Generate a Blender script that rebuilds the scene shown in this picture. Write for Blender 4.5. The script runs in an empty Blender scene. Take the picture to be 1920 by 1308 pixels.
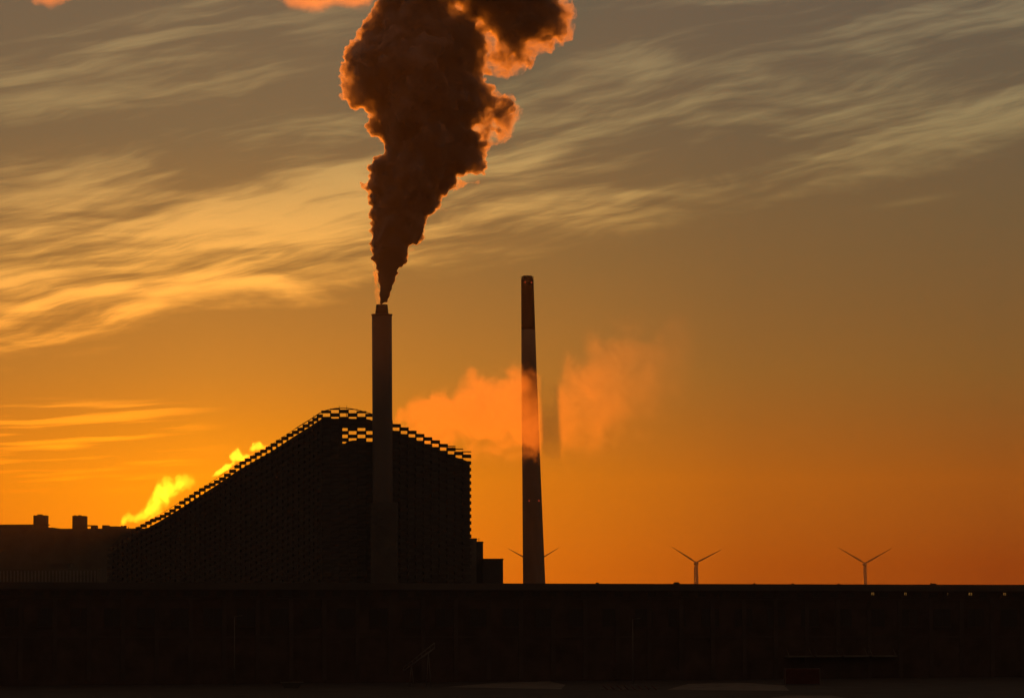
import bpy, bmesh, math, random
import numpy as np
from mathutils import Vector, Matrix, noise as mnoise
random.seed(7)
rng = np.random.default_rng(7)
SC = bpy.context.scene
COL = SC.collection

# ------------------------------------------------------------------ camera
F = 6300.0            # focal length in photo pixels (photo is 1920 wide)
HC = 15.7             # camera height, an upper storey window
PITCH = math.atan(461 / F)
ROLL = math.radians(-0.22)
RCAM = Matrix.Rotation(math.pi / 2 + PITCH, 3, 'X') @ Matrix.Rotation(ROLL, 3, 'Z')
cam = bpy.data.cameras.new('camera')
cam_o = bpy.data.objects.new('camera', cam)
COL.objects.link(cam_o)
cam.sensor_width = 36.0
cam.lens = 36.0 * F / 1920
cam.clip_start = 1.0
cam.clip_end = 60000.0
cam_o.matrix_world = Matrix.Translation((0, 0, HC)) @ RCAM.to_4x4()
SC.camera = cam_o
ORIG = Vector((0, 0, HC))


def U(px, py, Y):
    """photo pixel at a distance Y in front of the camera -> world point"""
    d = RCAM @ Vector(((px - 960) / F, -(py - 654) / F, -1.0))
    return ORIG + d * (Y / d.y)


def proj(p):
    q = RCAM.transposed() @ (Vector(p) - ORIG)
    return 960 - F * q.x / q.z, 654 + F * q.y / q.z


# ------------------------------------------------------------------ render / view
SC.render.engine = 'CYCLES'
SC.view_settings.view_transform = 'Standard'
SC.view_settings.look = 'None'
SC.view_settings.exposure = 0.0
SC.view_settings.gamma = 1.0
SC.cycles.use_denoising = True
SC.cycles.max_bounces = 6
SC.cycles.diffuse_bounces = 2
SC.cycles.glossy_bounces = 2
SC.cycles.transparent_max_bounces = 48
SC.cycles.volume_bounces = 2
SC.cycles.sample_clamp_indirect = 1.5
SC.cycles.volume_step_rate = 0.35
SC.cycles.volume_max_steps = 400

# ------------------------------------------------------------------ sun
SUN_AZ = math.radians(-5.4)     # to the left of the view axis, behind the ramp
SUN_EL = math.radians(1.45)
SUN_DIR = Vector((math.sin(SUN_AZ) * math.cos(SUN_EL), math.cos(SUN_AZ) * math.cos(SUN_EL), math.sin(SUN_EL)))
sl = bpy.data.lights.new('sun', 'SUN')
sl.energy = 3.6
sl.angle = math.radians(0.5)
sl.color = (1.0, 0.19, 0.004)
so = bpy.data.objects.new('sun', sl)
COL.objects.link(so)
so.rotation_mode = 'QUATERNION'
so.rotation_quaternion = SUN_DIR.to_track_quat('Z', 'Y')


# ------------------------------------------------------------------ node helper
class NG:
    def __init__(self, tree):
        self.t = tree
        tree.nodes.clear()

    def n(self, kind, **kw):
        nd = self.t.nodes.new(kind)
        for k, v in kw.items():
            setattr(nd, k, v)
        return nd

    def put(self, sock, v):
        if isinstance(v, bpy.types.NodeSocket):
            self.t.links.new(v, sock)
        else:
            sock.default_value = v

    def m(self, op, a, b=None, c=None, clamp=False):
        nd = self.n('ShaderNodeMath', operation=op, use_clamp=clamp)
        self.put(nd.inputs[0], a)
        if b is not None:
            self.put(nd.inputs[1], b)
        if c is not None:
            self.put(nd.inputs[2], c)
        return nd.outputs[0]

    def ss(self, x, lo, hi, o0=0.0, o1=1.0):
        nd = self.n('ShaderNodeMapRange', interpolation_type='SMOOTHSTEP')
        self.put(nd.inputs['Value'], x)
        nd.inputs['From Min'].default_value = lo
        nd.inputs['From Max'].default_value = hi
        nd.inputs['To Min'].default_value = o0
        nd.inputs['To Max'].default_value = o1
        return nd.outputs['Result']

    def lin(self, x, lo, hi, o0=0.0, o1=1.0):
        nd = self.n('ShaderNodeMapRange')
        self.put(nd.inputs['Value'], x)
        nd.inputs['From Min'].default_value = lo
        nd.inputs['From Max'].default_value = hi
        nd.inputs['To Min'].default_value = o0
        nd.inputs['To Max'].default_value = o1
        return nd.outputs['Result']

    def xyz(self, x, y, z):
        nd = self.n('ShaderNodeCombineXYZ')
        for i, v in enumerate((x, y, z)):
            self.put(nd.inputs[i], v)
        return nd.outputs[0]

    def sep(self, v):
        nd = self.n('ShaderNodeSeparateXYZ')
        self.put(nd.inputs[0], v)
        return nd.outputs

    def noise(self, v, scale=1.0, detail=4.0, rough=0.55, dist=0.0):
        nd = self.n('ShaderNodeTexNoise', noise_dimensions='3D')
        self.put(nd.inputs['Vector'], v)
        self.put(nd.inputs['Scale'], scale)
        nd.inputs['Detail'].default_value = detail
        nd.inputs['Roughness'].default_value = rough
        nd.inputs['Distortion'].default_value = dist
        return nd.outputs['Fac']

    def ramp(self, x, stops, interp='LINEAR'):
        nd = self.n('ShaderNodeValToRGB')
        cr = nd.color_ramp
        cr.interpolation = interp
        while len(cr.elements) < len(stops):
            cr.elements.new(0.5)
        for e, (p, c) in zip(cr.elements, stops):
            e.position = p
        for e, (p, c) in zip(cr.elements, stops):
            e.color = (c[0], c[1], c[2], 1.0)
        self.put(nd.inputs[0], x)
        return nd.outputs[0]

    def mix(self, f, a, b, blend='MIX'):
        nd = self.n('ShaderNodeMix', data_type='RGBA', blend_type=blend)
        self.put(nd.inputs[0], f)
        self.put(nd.inputs[6], a)
        self.put(nd.inputs[7], b)
        return nd.outputs[2]

    def scale(self, colr, f):
        nd = self.n('ShaderNodeVectorMath', operation='SCALE')
        self.put(nd.inputs[0], colr)
        self.put(nd.inputs['Scale'], f)
        return nd.outputs[0]

    def vadd(self, a, b):
        nd = self.n('ShaderNodeVectorMath', operation='ADD')
        self.put(nd.inputs[0], a)
        self.put(nd.inputs[1], b)
        return nd.outputs[0]

    def vmul(self, a, b):
        nd = self.n('ShaderNodeVectorMath', operation='MULTIPLY')
        self.put(nd.inputs[0], a)
        self.put(nd.inputs[1], b)
        return nd.outputs[0]


# ------------------------------------------------------------------ world: dusk sky with cirrus
world = bpy.data.worlds.new('World')
SC.world = world
world.use_nodes = True
g = NG(world.node_tree)
tc = g.n('ShaderNodeTexCoord')
X_, Y_, Z_ = g.sep(tc.outputs['Generated'])
az = g.m('ARCTAN2', X_, Y_)
el = g.m('ARCSINE', Z_)
u = g.m('MULTIPLY_ADD', az, F, 960.0)          # angle measured in photo-pixel sized steps
w_ = g.m('MULTIPLY_ADD', el, -F, 1115.0)       # 1115 = horizon, smaller = higher
T = lambda y: (1115 - y) / 6300.0              # elevation in radians
EMAX = 1.6
elr = g.m('DIVIDE', g.m('MAXIMUM', el, 0.0), EMAX)
# ramps are steep near the horizon, so use sqrt elevation
els = g.m('SQRT', elr)
P = lambda y: math.sqrt(max(0.0, T(y)) / EMAX)
sun_side = g.ramp(els, [
    (0.0, (1.00, .200, .000)), (P(1040), (1.0, .240, .000)), (P(900), (.95, .270, .000)), (P(800), (.72, .235, .008)),
    (P(700), (.54, .215, .022)), (P(500), (.315, .170, .039)), (P(250), (.156, .127, .060)),
    (P(0), (.130, .115, .068)), (math.sqrt(.35 / EMAX), (.09, .075, .055)), (1.0, (.03, .03, .03))])
far_side = g.ramp(els, [
    (0.0, (.085, .004, .000)), (P(1060), (.105, .010, .000)), (P(900), (.155, .052, .004)), (P(700), (.140, .087, .021)),
    (P(400), (.112, .094, .043)), (P(150), (.100, .097, .061)), (P(0), (.096, .094, .066)),
    (math.sqrt(.35 / EMAX), (.07, .065, .055)), (1.0, (.03, .03, .03))])
tmix = g.ramp(g.lin(u, -1000, 3000), [
    (0.0, (.75,) * 3), (.25, (.22,) * 3), (.30, (.10,) * 3), (.345, (0,) * 3), (.38, (.06,) * 3), (.44, (.22,) * 3), (.525, (.52,) * 3),
    (.60, (.81,) * 3), (.70, (.97,) * 3), (.80, (1.15,) * 3), (1.0, (1.2,) * 3)])
base = g.mix(tmix, sun_side, far_side)
# aureole round the hidden sun
du = g.m('DIVIDE', g.m('SUBTRACT', u, 370.0), 330.0)
dv = g.m('DIVIDE', g.m('SUBTRACT', w_, 930.0), 130.0)
aur = g.m('EXPONENT', g.m('MULTIPLY', -1.0, g.m('ADD', g.m('MULTIPLY', du, du), g.m('MULTIPLY', dv, dv))))
base = g.vadd(base, g.scale(g.xyz(.22, .09, .0), aur))

# cirrus, stretched along the wind, rising to the right
def streaks(ang, ls, ln, seed, warp, detail, rough):
    ca, sa = math.cos(ang), math.sin(ang)
    low = g.noise(g.xyz(g.m('DIVIDE', u, 420.0), g.m('DIVIDE', w_, 150.0), seed + 3.3), 1.0, 3.0, .5)
    wv = g.m('ADD', w_, g.m('MULTIPLY', g.m('SUBTRACT', low, .5), warp))
    s = g.m('ADD', g.m('MULTIPLY', u, ca), g.m('MULTIPLY', wv, sa))
    nn = g.m('SUBTRACT', g.m('MULTIPLY', wv, ca), g.m('MULTIPLY', u, sa))
    return g.noise(g.xyz(g.m('DIVIDE', s, ls), g.m('DIVIDE', nn, ln), seed), 1.0, detail, rough)
r_ = math.radians
n1 = streaks(r_(-9), 560.0, 50.0, 1.7, 140.0, 6.0, .57)
n2 = streaks(r_(-14), 360.0, 26.0, 8.1, 90.0, 6.0, .57)
n5 = streaks(r_(-11), 170.0, 13.0, 21.1, 60.0, 5.0, .65)
n3 = streaks(r_(-5), 640.0, 120.0, 5.2, 160.0, 3.0, .5)
edge_w = g.noise(g.xyz(g.m('DIVIDE', u, 230.0), g.m('DIVIDE', w_, 60.0), 4.4), 1.0, 4.0, .6)
above = g.m('ADD', g.m('SUBTRACT', g.m('MULTIPLY_ADD', u, -0.205, 690.0), w_),
            g.m('MULTIPLY', g.m('SUBTRACT', edge_w, .5), 150.0))
env = g.ss(above, -10.0, 75.0)
near_edge = g.ss(above, 480.0, 20.0)                 # thicker towards the lower rim of the sheet
lefty = g.ss(u, 1800.0, 250.0, .35, 1.0)
fld = g.m('ADD', g.m('MULTIPLY', n1, .55), g.m('ADD', g.m('MULTIPLY', n2, .40), g.m('ADD', g.m('MULTIPLY', n5, .09), g.m('MULTIPLY_ADD', n3, .56, -.195))))
cov = g.m('ADD', fld, g.m('MULTIPLY', g.m('MULTIPLY', near_edge, lefty), .075))
c1 = g.m('MULTIPLY', g.ss(cov, .545, .79), env)
gain = g.m('ADD', .85, g.m('MULTIPLY', g.m('MULTIPLY', near_edge, lefty), 1.35))
c1 = g.m('MULTIPLY', c1, gain)
# thin low bars at the left
n4 = streaks(r_(-3), 300.0, 17.0, 12.9, 26.0, 3.0, .5)
e4 = g.m('MULTIPLY', g.ss(u, 470.0, 200.0), g.m('MULTIPLY', g.ss(w_, 740.0, 770.0), g.ss(w_, 930.0, 870.0)))
c4 = g.m('MULTIPLY', g.m('MULTIPLY', g.ss(n4, .48, .67), e4), .78)
# one loose scrap at the right
ds = g.m('DIVIDE', g.m('SUBTRACT', u, 1715.0), 60.0)
dn = g.m('DIVIDE', g.m('SUBTRACT', w_, g.m('MULTIPLY_ADD', u, -0.14, 626.0)), 6.0)
c5 = g.m('MULTIPLY', g.m('EXPONENT', g.m('MULTIPLY', -1.0, g.m('ADD', g.m('MULTIPLY', ds, ds), g.m('MULTIPLY', dn, dn)))), .30)
ctot = g.m('ADD', c1, g.m('ADD', c4, c5))
grain = g.vadd((1, 1, 1), g.scale(g.xyz(1.22, 1.0, .66), ctot))
lit = g.vmul(base, grain)
# the sky dims away from the sunset
dotn = g.n('ShaderNodeVectorMath', operation='DOT_PRODUCT')
g.put(dotn.inputs[0], tc.outputs['Generated'])
dotn.inputs[1].default_value = SUN_DIR
fall = g.ss(dotn.outputs['Value'], .55, .96, 0.0, 1.0)
lit = g.scale(lit, fall)
lit = g.vadd(lit, g.scale(g.xyz(.085, .047, .028), g.m('SUBTRACT', 1.0, fall)))
sky = g.n('ShaderNodeTexSky', sky_type='NISHITA', sun_disc=False)
sky.sun_elevation = SUN_EL
sky.sun_rotation = SUN_AZ
sky.air_density = 1.6
sky.dust_density = 3.0
warm = g.vmul(sky.outputs[0], (1.0, .55, .30))
bg1 = g.n('ShaderNodeBackground')
g.put(bg1.inputs[0], lit)
bg1.inputs[1].default_value = 1.0
bg2 = g.n('ShaderNodeBackground')
g.put(bg2.inputs[0], warm)
SKY_STRENGTH = 0.003
bg2.inputs[1].default_value = SKY_STRENGTH
addb = g.n('ShaderNodeAddShader')
g.t.links.new(bg1.outputs[0], addb.inputs[0])
g.t.links.new(bg2.outputs[0], addb.inputs[1])
wo = g.n('ShaderNodeOutputWorld')
g.t.links.new(addb.outputs[0], wo.inputs[0])


# ------------------------------------------------------------------ materials
def solid(name, colr, rough=.8, var=.25, scale=.4, metallic=0.0, stretch=(1, 1, 1)):
    m = bpy.data.materials.new(name)
    m.use_nodes = True
    h = NG(m.node_tree)
    t = h.n('ShaderNodeTexCoord')
    mp = h.n('ShaderNodeMapping')
    mp.inputs['Scale'].default_value = stretch
    h.put(mp.inputs[0], t.outputs['Object'])
    f = h.noise(mp.outputs[0], scale, 6.0, .6)
    f2 = h.lin(f, .3, .7, 1 - var, 1 + var)
    b = h.n('ShaderNodeBsdfPrincipled')
    h.put(b.inputs['Base Color'], h.scale((colr[0], colr[1], colr[2]), f2))
    b.inputs['Roughness'].default_value = rough
    b.inputs['Metallic'].default_value = metallic
    b.inputs['Specular IOR Level'].default_value = .25
    o = h.n('ShaderNodeOutputMaterial')
    h.t.links.new(b.outputs[0], o.inputs[0])
    return m


def glow(name, colr, strength):
    m = bpy.data.materials.new(name)
    m.use_nodes = True
    h = NG(m.node_tree)
    t = h.n('ShaderNodeTexCoord')
    f = h.lin(h.noise(t.outputs['Object'], 2.5, 2.0), .35, .65, .35, 1.2)
    e = h.n('ShaderNodeEmission')
    e.inputs[0].default_value = (*colr, 1)
    h.put(e.inputs[1], h.m('MULTIPLY', f, strength))
    o = h.n('ShaderNodeOutputMaterial')
    h.t.links.new(e.outputs[0], o.inputs[0])
    return m


def smoke(name, build, aniso, albedo=(.92, .90, .88)):
    """volume material; build(h, object_coord) returns the density socket"""
    m = bpy.data.materials.new(name)
    m.use_nodes = True
    h = NG(m.node_tree)
    t = h.n('ShaderNodeTexCoord')
    dens = build(h, t.outputs['Object'])
    pv = h.n('ShaderNodeVolumePrincipled')
    pv.inputs['Color'].default_value = (*albedo, 1)
    pv.inputs['Anisotropy'].default_value = aniso
    h.put(pv.inputs['Density'], dens)
    o = h.n('ShaderNodeOutputMaterial')
    h.t.links.new(pv.outputs[0], o.inputs['Volume'])
    return m


M_ground = solid('ground_asphalt', (.045, .043, .042), .95, .35, .15)
M_pale = solid('pale_concrete', (.13, .125, .115), .9, .35, .3)
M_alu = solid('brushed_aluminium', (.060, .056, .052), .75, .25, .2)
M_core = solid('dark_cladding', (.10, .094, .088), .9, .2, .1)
M_stack = solid('light_metal_stack', (.125, .112, .104), .6, .15, .1, stretch=(1, 1, .15))
M_conc = solid('chimney_concrete', (.20, .18, .16), .9, .2, .12, stretch=(1, 1, .2))
M_band = solid('chimney_red_band', (.07, .045, .038), .9, .2, .12, stretch=(1, 1, .2))
M_white = solid('turbine_white', (.16, .16, .155), .5, .05, .1)
M_fact = solid('factory_cladding', (.13, .12, .10), .9, .25, .1)
M_rib = solid('ribbed_sheet', (.24, .23, .21), .8, .2, .2)
M_brick = solid('warehouse_brick', (.07, .053, .045), .95, .35, .25)
M_para = solid('warehouse_parapet', (.10, .092, .085), .9, .25, .15, stretch=(.3, 1, 1))
M_trim = solid('warehouse_trim', (.075, .062, .055), .9, .25, .2)
M_glass = solid('dark_glass', (.04, .036, .034), .35, .1, .5)
M_steel = solid('galvanised_steel', (.14, .135, .13), .5, .15, 1.0)
M_rust = solid('red_container', (.09, .03, .022), .8, .3, .8)
M_lit = glow('lit_window', (1.0, .46, .10), .13)
M_red = glow('aviation_red', (1.0, .10, .03), .35)


# ------------------------------------------------------------------ object helpers
def put_props(o, label=None, cat=None, group=None, kind=None):
    if label: o['label'] = label
    if cat: o['category'] = cat
    if group: o['group'] = group
    if kind: o['kind'] = kind
    return o


def empty(name, loc, label, cat, group=None):
    o = bpy.data.objects.new(name, None)
    o.empty_display_size = 1
    COL.objects.link(o)
    o.location = loc
    return put_props(o, label, cat, group)


def link(name, bm, mat, parent=None, origin=None):
    """bm in world coordinates -> one mesh object, child of parent (a pure translation)"""
    me = bpy.data.meshes.new(name)
    off = Vector(origin) if origin is not None else (world_loc(parent) if parent is not None else Vector((0, 0, 0)))
    bmesh.ops.translate(bm, verts=bm.verts, vec=-off)
    bm.normal_update()
    bm.to_mesh(me)
    bm.free()
    me.materials.append(mat)
    o = bpy.data.objects.new(name, me)
    COL.objects.link(o)
    if parent is not None:
        o.parent = parent
        o.location = off - world_loc(parent)
    else:
        o.location = off
    return o


def world_loc(o):
    v = Vector((0, 0, 0))
    while o is not None:
        v += Vector(o.location)
        o = o.parent
    return v


def box(bm, lo, hi):
    x0, y0, z0 = lo
    x1, y1, z1 = hi
    v = [bm.verts.new(p) for p in ((x0, y0, z0), (x1, y0, z0), (x1, y1, z0), (x0, y1, z0), (x0, y0, z1), (x1, y0, z1), (x1, y1, z1), (x0, y1, z1))]
    for f in ((0, 3, 2, 1), (4, 5, 6, 7), (0, 1, 5, 4), (1, 2, 6, 5), (2, 3, 7, 6), (3, 0, 4, 7)):
        bm.faces.new([v[i] for i in f])


def obox(bm, c, dx, dy, hx, hy, z0, z1, z1b=None, z0b=None):
    """oriented box: centre c (x,y), unit dirs dx,dy; z1b lets the top slope along dx"""
    if z1b is None: z1b = z1
    if z0b is None: z0b = z0
    pts = []
    for sx, sy in ((-1, -1), (1, -1), (1, 1), (-1, 1)):
        pts.append((c[0] + dx[0] * hx * sx + dy[0] * hy * sy, c[1] + dx[1] * hx * sx + dy[1] * hy * sy))
    tops = (z1, z1b, z1b, z1)
    v = [bm.verts.new((p[0], p[1], t)) for p, t in zip(pts, (z0, z0b, z0b, z0))] + [bm.verts.new((p[0], p[1], t)) for p, t in zip(pts, tops)]
    for f in ((0, 3, 2, 1), (4, 5, 6, 7), (0, 1, 5, 4), (1, 2, 6, 5), (2, 3, 7, 6), (3, 0, 4, 7)):
        bm.faces.new([v[i] for i in f])


def rings(bm, secs, n=40, cap=True):
    """lathe-like: secs = [(centre, radius)], horizontal rings"""
    prev = None
    first = None
    for c, r in secs:
        cur = [bm.verts.new((c[0] + r * math.cos(2 * math.pi * k / n), c[1] + r * math.sin(2 * math.pi * k / n), c[2])) for k in range(n)]
        if prev:
            for k in range(n):
                f = bm.faces.new((prev[k], prev[(k + 1) % n], cur[(k + 1) % n], cur[k]))
                f.smooth = True
        else:
            first = cur
        prev = cur
    if cap:
        bm.faces.new(list(reversed(first)))
        bm.faces.new(prev)


def tube(bm, a, b, r0, r1=None, n=8):
    r1 = r0 if r1 is None else r1
    a, b = Vector(a), Vector(b)
    d = (b - a).normalized()
    q = d.to_track_quat('Z', 'Y')
    A = [bm.verts.new(a + q @ Vector((r0 * math.cos(2 * math.pi * k / n), r0 * math.sin(2 * math.pi * k / n), 0))) for k in range(n)]
    B = [bm.verts.new(b + q @ Vector((r1 * math.cos(2 * math.pi * k / n), r1 * math.sin(2 * math.pi * k / n), 0))) for k in range(n)]
    for k in range(n):
        bm.faces.new((A[k], A[(k + 1) % n], B[(k + 1) % n], B[k])).smooth = True
    bm.faces.new(list(reversed(A)))
    bm.faces.new(B)


def interp(pts, x):
    xs = [p[0] for p in pts]
    ys = [p[1] for p in pts]
    return float(np.interp(x, xs, ys))


# ------------------------------------------------------------------ ground
bm = bmesh.new()
v = [bm.verts.new(p) for p in ((-6000, -200, 0), (6000, -200, 0), (6000, 9000, 0), (-6000, 9000, 0))]
bm.faces.new(v)
put_props(link('ground', bm, M_ground), kind='structure')


def patch(name, pxs, z, mat, label=None):
    """a flat strip on the ground through the given photo points"""
    bm = bmesh.new()
    vs = []
    for px, py in pxs:
        d = RCAM @ Vector(((px - 960) / F, -(py - 654) / F, -1.0))
        p = ORIG + d * ((z - HC) / d.z)
        vs.append(bm.verts.new(p))
    bm.faces.new(vs)
    return put_props(link(name, bm, mat), kind='structure')


patch('pavement', [(838, 1287), (1052, 1291), (1060, 1283), (1030, 1276), (930, 1279)], .004, M_pale)
patch('pavement', [(1250, 1292), (1480, 1294), (1470, 1284), (1390, 1279), (1290, 1281)], .004, M_pale)
patch('pavement', [(1440, 1308), (1590, 1308), (1560, 1303), (1475, 1303)], .004, M_pale)
patch('pavement', [(130, 1272), (215, 1270), (200, 1281), (120, 1282)], .004, M_pale)

# ------------------------------------------------------------------ power plant
PROFILE = [(180, 1044), (205, 1027), (230, 1007), (255, 989.6), (300, 964), (341, 939), (407, 896), (447, 868.5), (508, 834), (560, 799.5),
           (584, 785), (600, 774), (612, 769), (625, 766), (640, 764.5), (652, 765), (665, 767.5), (680, 771), (697, 776), (718, 784),
           (740, 793.5), (770, 806), (800, 818.5), (830, 830), (860, 840.5), (874, 845), (882, 851), (900, 856)]
ROW = 1.5
CELL = 4.0
DM = 1500.0
pD = U(882.5, 1000, DM + 17)
pC = U(735.7, 1000, DM)
pB = U(603.3, 1000, DM)
pB2 = U(579, 1000, DM + 8)
pA = U(203, 1000, DM + 131)
base_z = 0.0


def ztop(x, y):
    px = 960 + F * x / y
    for _ in range(4):
        yy = interp(PROFILE, px)
        p = U(px, yy, y)
        px += (x - p.x) * F / y
    return U(px, interp(PROFILE, px), y).z


SHIFT = [(200, .15), (285, .1), (300, .55), (318, .85), (332, .6), (342, .1), (385, .1), (400, .6), (420, .9), (438, .6), (452, .1), (520, .1), (545, .35), (560, .7), (580, .6), (604, .3)]
plant = empty('power_plant', (pB.x, pB.y, 0), 'huge dark power plant with a long sloping ramp roof and chequered brick edges', 'power plant')


def face(a, b, name, off_rows, phase, cap_from=None):
    a2, b2 = Vector((a.x, a.y)), Vector((b.x, b.y))
    L = (b2 - a2).length
    d = (b2 - a2) / L
    nrm = Vector((-d.y, d.x))           # pointing away from the camera for left-to-right runs
    if nrm.y < 0: nrm = -nrm
    n = 8 if phase == 'mid' else max(1, round(L / CELL))
    cw = L / n
    bm = bmesh.new()
    tops = []
    for i in range(n):
        c = a2 + d * (cw * (i + .5))
        zt = ztop(c.x, c.y)
        tops.append((c, zt))
        px, _ = proj((c.x, c.y, zt))
        jog = .05 * ((i * 7) % 3)
        if phase == 'mid':
            # rows run level through the crest, so the chequer is clipped by the curved edge
            for k in range(-2, 52):
                if (i + k) % 2: continue
                z1 = U(px, 767.7 + 6.65 * k, DM).z + .04
                z0 = z1 - 6.65 / (F / DM) - .08
                z1 = min(z1, zt)
                if z1 < z0 + .2 or z0 < 0: continue
                obox(bm, c + nrm * (jog + .03 * (k % 3)), d, nrm, cw / 2 + .24, .36, z0, z1)
        else:
            sh = interp(SHIFT, px) if phase == 'left' else interp([(740, 0), (820, .05), (845, .5), (858, .95), (884, 1.0)], px)
            z1 = zt - sh * ROW
            k = 0
            if phase == 'right' and px > 845:      # loose half bricks along the top of the last bays
                obox(bm, c + nrm * jog, d, nrm, cw / 2 + .2, .36, zt - .45, zt)
            while z1 > ROW:
                obox(bm, c + nrm * (jog + .03 * (k % 3)), d, nrm, cw / 2 + .22, .36, z1 - ROW - .05, z1 + .05)
                z1 -= 2 * ROW
                k += 1
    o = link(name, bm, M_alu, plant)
    # core wall just behind the brick screen, with its roof a little lower than the screen
    bm = bmesh.new()
    back = Vector((-3.5, 56.0))
    m = n * 2
    prev = None
    first = None
    for k in range(m + 1):
        p = a2 + d * (L * k / m) + nrm * .62
        px, _ = proj((p.x, p.y, 40))
        z = ztop(p.x, p.y) - off_rows(px) * ROW
        q = p + back
        cur = [bm.verts.new((p.x, p.y, 0)), bm.verts.new((p.x, p.y, z)), bm.verts.new((q.x, q.y, z)), bm.verts.new((q.x, q.y, 0))]
        if prev:
            for s in range(4):
                bm.faces.new((prev[s], cur[s], cur[(s + 1) % 4], prev[(s + 1) % 4]))
        else:
            first = cur
        prev = cur
    bm.faces.new(first)
    bm.faces.new(list(reversed(prev)))
    return o, bm, tops


def off_left(px):
    return 2.05


def off_mid(px):
    return float(np.interp(px, [600, 606, 625, 640, 660, 690, 740], [1.9, 1.9, 2.9, 3.1, 2.9, 1.8, 1.9]))


def off_right(px):
    return float(np.interp(px, [740, 800, 850, 880], [2.25, 2.25, 2.9, 2.9]))


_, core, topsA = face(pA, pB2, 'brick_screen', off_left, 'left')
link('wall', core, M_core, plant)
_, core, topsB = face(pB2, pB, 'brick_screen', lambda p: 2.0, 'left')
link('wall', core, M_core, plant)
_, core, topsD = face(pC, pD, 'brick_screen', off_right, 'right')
link('wall', core, M_core, plant)

# middle face: brick screen, and a core with a window cut right through it
_, tmp, topsC = face(pB, pC, 'brick_screen', off_mid, 'mid')
tmp.free()
bm = bmesh.new()
back = Vector((-3.5, 56.0, 0))
yc = DM + .62
outer = []
x0, x1 = pB.x, pC.x
outer.append((x0, 0.0))
N = 24
for k in range(N + 1):
    x = x0 + (x1 - x0) * k / N
    px, _ = proj((x, yc, 60))
    outer.append((x, ztop(x, yc) - off_mid(px) * ROW))
outer.append((x1, 0.0))
hl = U(642, 832, yc); hr = U(708, 802, yc)
arch = [(hl.x, hl.z), (hl.x, hr.z), (hr.x, hr.z), (hr.x, hl.z)]
ax = (hl.x + hr.x) / 2 - 1.2
for k in range(9):                     # a hump of plant in the foot of the opening
    a = math.pi * k / 8
    arch.append((ax + 5.2 * math.cos(a), hl.z + 1.5 * math.sin(a)))


def loop(pts, y, dz=0, dx=0):
    return [bm.verts.new((p[0] + dx, y, p[1] + dz)) for p in pts]


fo, fh = loop(outer, yc), loop(arch, yc)
bo, bh = loop(outer, yc + 56, 0, -3.5), loop(arch, yc + 56, 56 * math.tan(math.radians(2.85)), -3.0)
for lo, lh in ((fo, fh), (bo, bh)):
    es = []
    for l in (lo, lh):
        for k in range(len(l)):
            es.append(bm.edges.new((l[k], l[(k + 1) % len(l)])))
    bmesh.ops.triangle_fill(bm, use_beauty=True, use_dissolve=False, edges=es)
for f_, b_ in ((fo, bo), (fh, bh)):
    for k in range(len(f_)):
        bm.faces.new((f_[k], f_[(k + 1) % len(f_)], b_[(k + 1) % len(f_)], b_[k]))
bmesh.ops.recalc_face_normals(bm, faces=bm.faces)
link('wall', bm, M_core, plant)

# roof rail along the crest and the right slope, where the edge reads as a clean line
bm = bmesh.new()
pts = []
for tops in (topsA, topsB, topsC, topsD):
    for c, z in tops:
        pts.append(Vector((c.x, c.y, z)))
for a, b in zip(pts, pts[1:]):
    pa, _ = proj(a)
    if pa > 700: continue
    rl = .2 if pa > 545 else .09
    tube(bm, a + Vector((0, 0, .1)), b + Vector((0, 0, .1)), rl, n=6)
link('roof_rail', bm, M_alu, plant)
for px, py in ((636.5, 760), (650, 760), (588, 778)):
    bm = bmesh.new()
    p = U(px, py, DM + 2)
    tube(bm, (p.x, p.y, p.z - 6), p, .16, .08, 6)
    link('mast', bm, M_steel, plant)
# the bay that the chimney stands on
bm = bmesh.new()
z = U(717, 942, DM - 9).z
a = U(696, 1000, DM - 9); b = U(745, 1000, DM - 9)
box(bm, (a.x, DM - 14, 0), (b.x, DM - .5, z))
for j in range(int(z / ROW)):
    for i in range(4):
        if (i + j) % 2: continue
        w4 = (b.x - a.x) / 4
        box(bm, (a.x + w4 * i, DM - 14.35, j * ROW + .02), (a.x + w4 * (i + 1), DM - 14.003, (j + 1) * ROW - .02))
link('bay', bm, M_core, plant)

# annex blocks stepping down on the right
annex = empty('annex_building', tuple(U(914, 1092, 1545).xy) + (0,), 'small dark stepped annex building at the foot of the power plant', 'building')
def blk(pxa, pxb, py, Y, dep, name, parent, mat, ribs=0):
    bm = bmesh.new()
    A, B = U(pxa, py, Y), U(pxb, py, Y)
    box(bm, (A.x, Y, 0), (B.x, Y + dep, A.z))
    if ribs:
        w4 = (B.x - A.x) / ribs
        for i in range(ribs):
            box(bm, (A.x + w4 * (i + .25), Y - .25, .5), (A.x + w4 * (i + .75), Y - .003, A.z - .4))
    box(bm, (A.x - .2, Y - .3, A.z + .003), (B.x + .2, Y + dep + .2, A.z + .35))
    return link(name, bm, mat, parent)
blk(870, 893, 1010, 1545, 25, 'stair_block', annex, M_rib, 3)
blk(893.3, 905, 1016, 1548, 25, 'lift_block', annex, M_fact, 2)
blk(905.3, 943, 1048, 1540, 30, 'low_block', annex, M_core, 7)
bm = bmesh.new()
p = U(898, 1008, 1550)
tube(bm, (p.x, p.y, p.z - 4), p, .12, n=5)
link('mast', bm, M_steel, annex)

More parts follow.
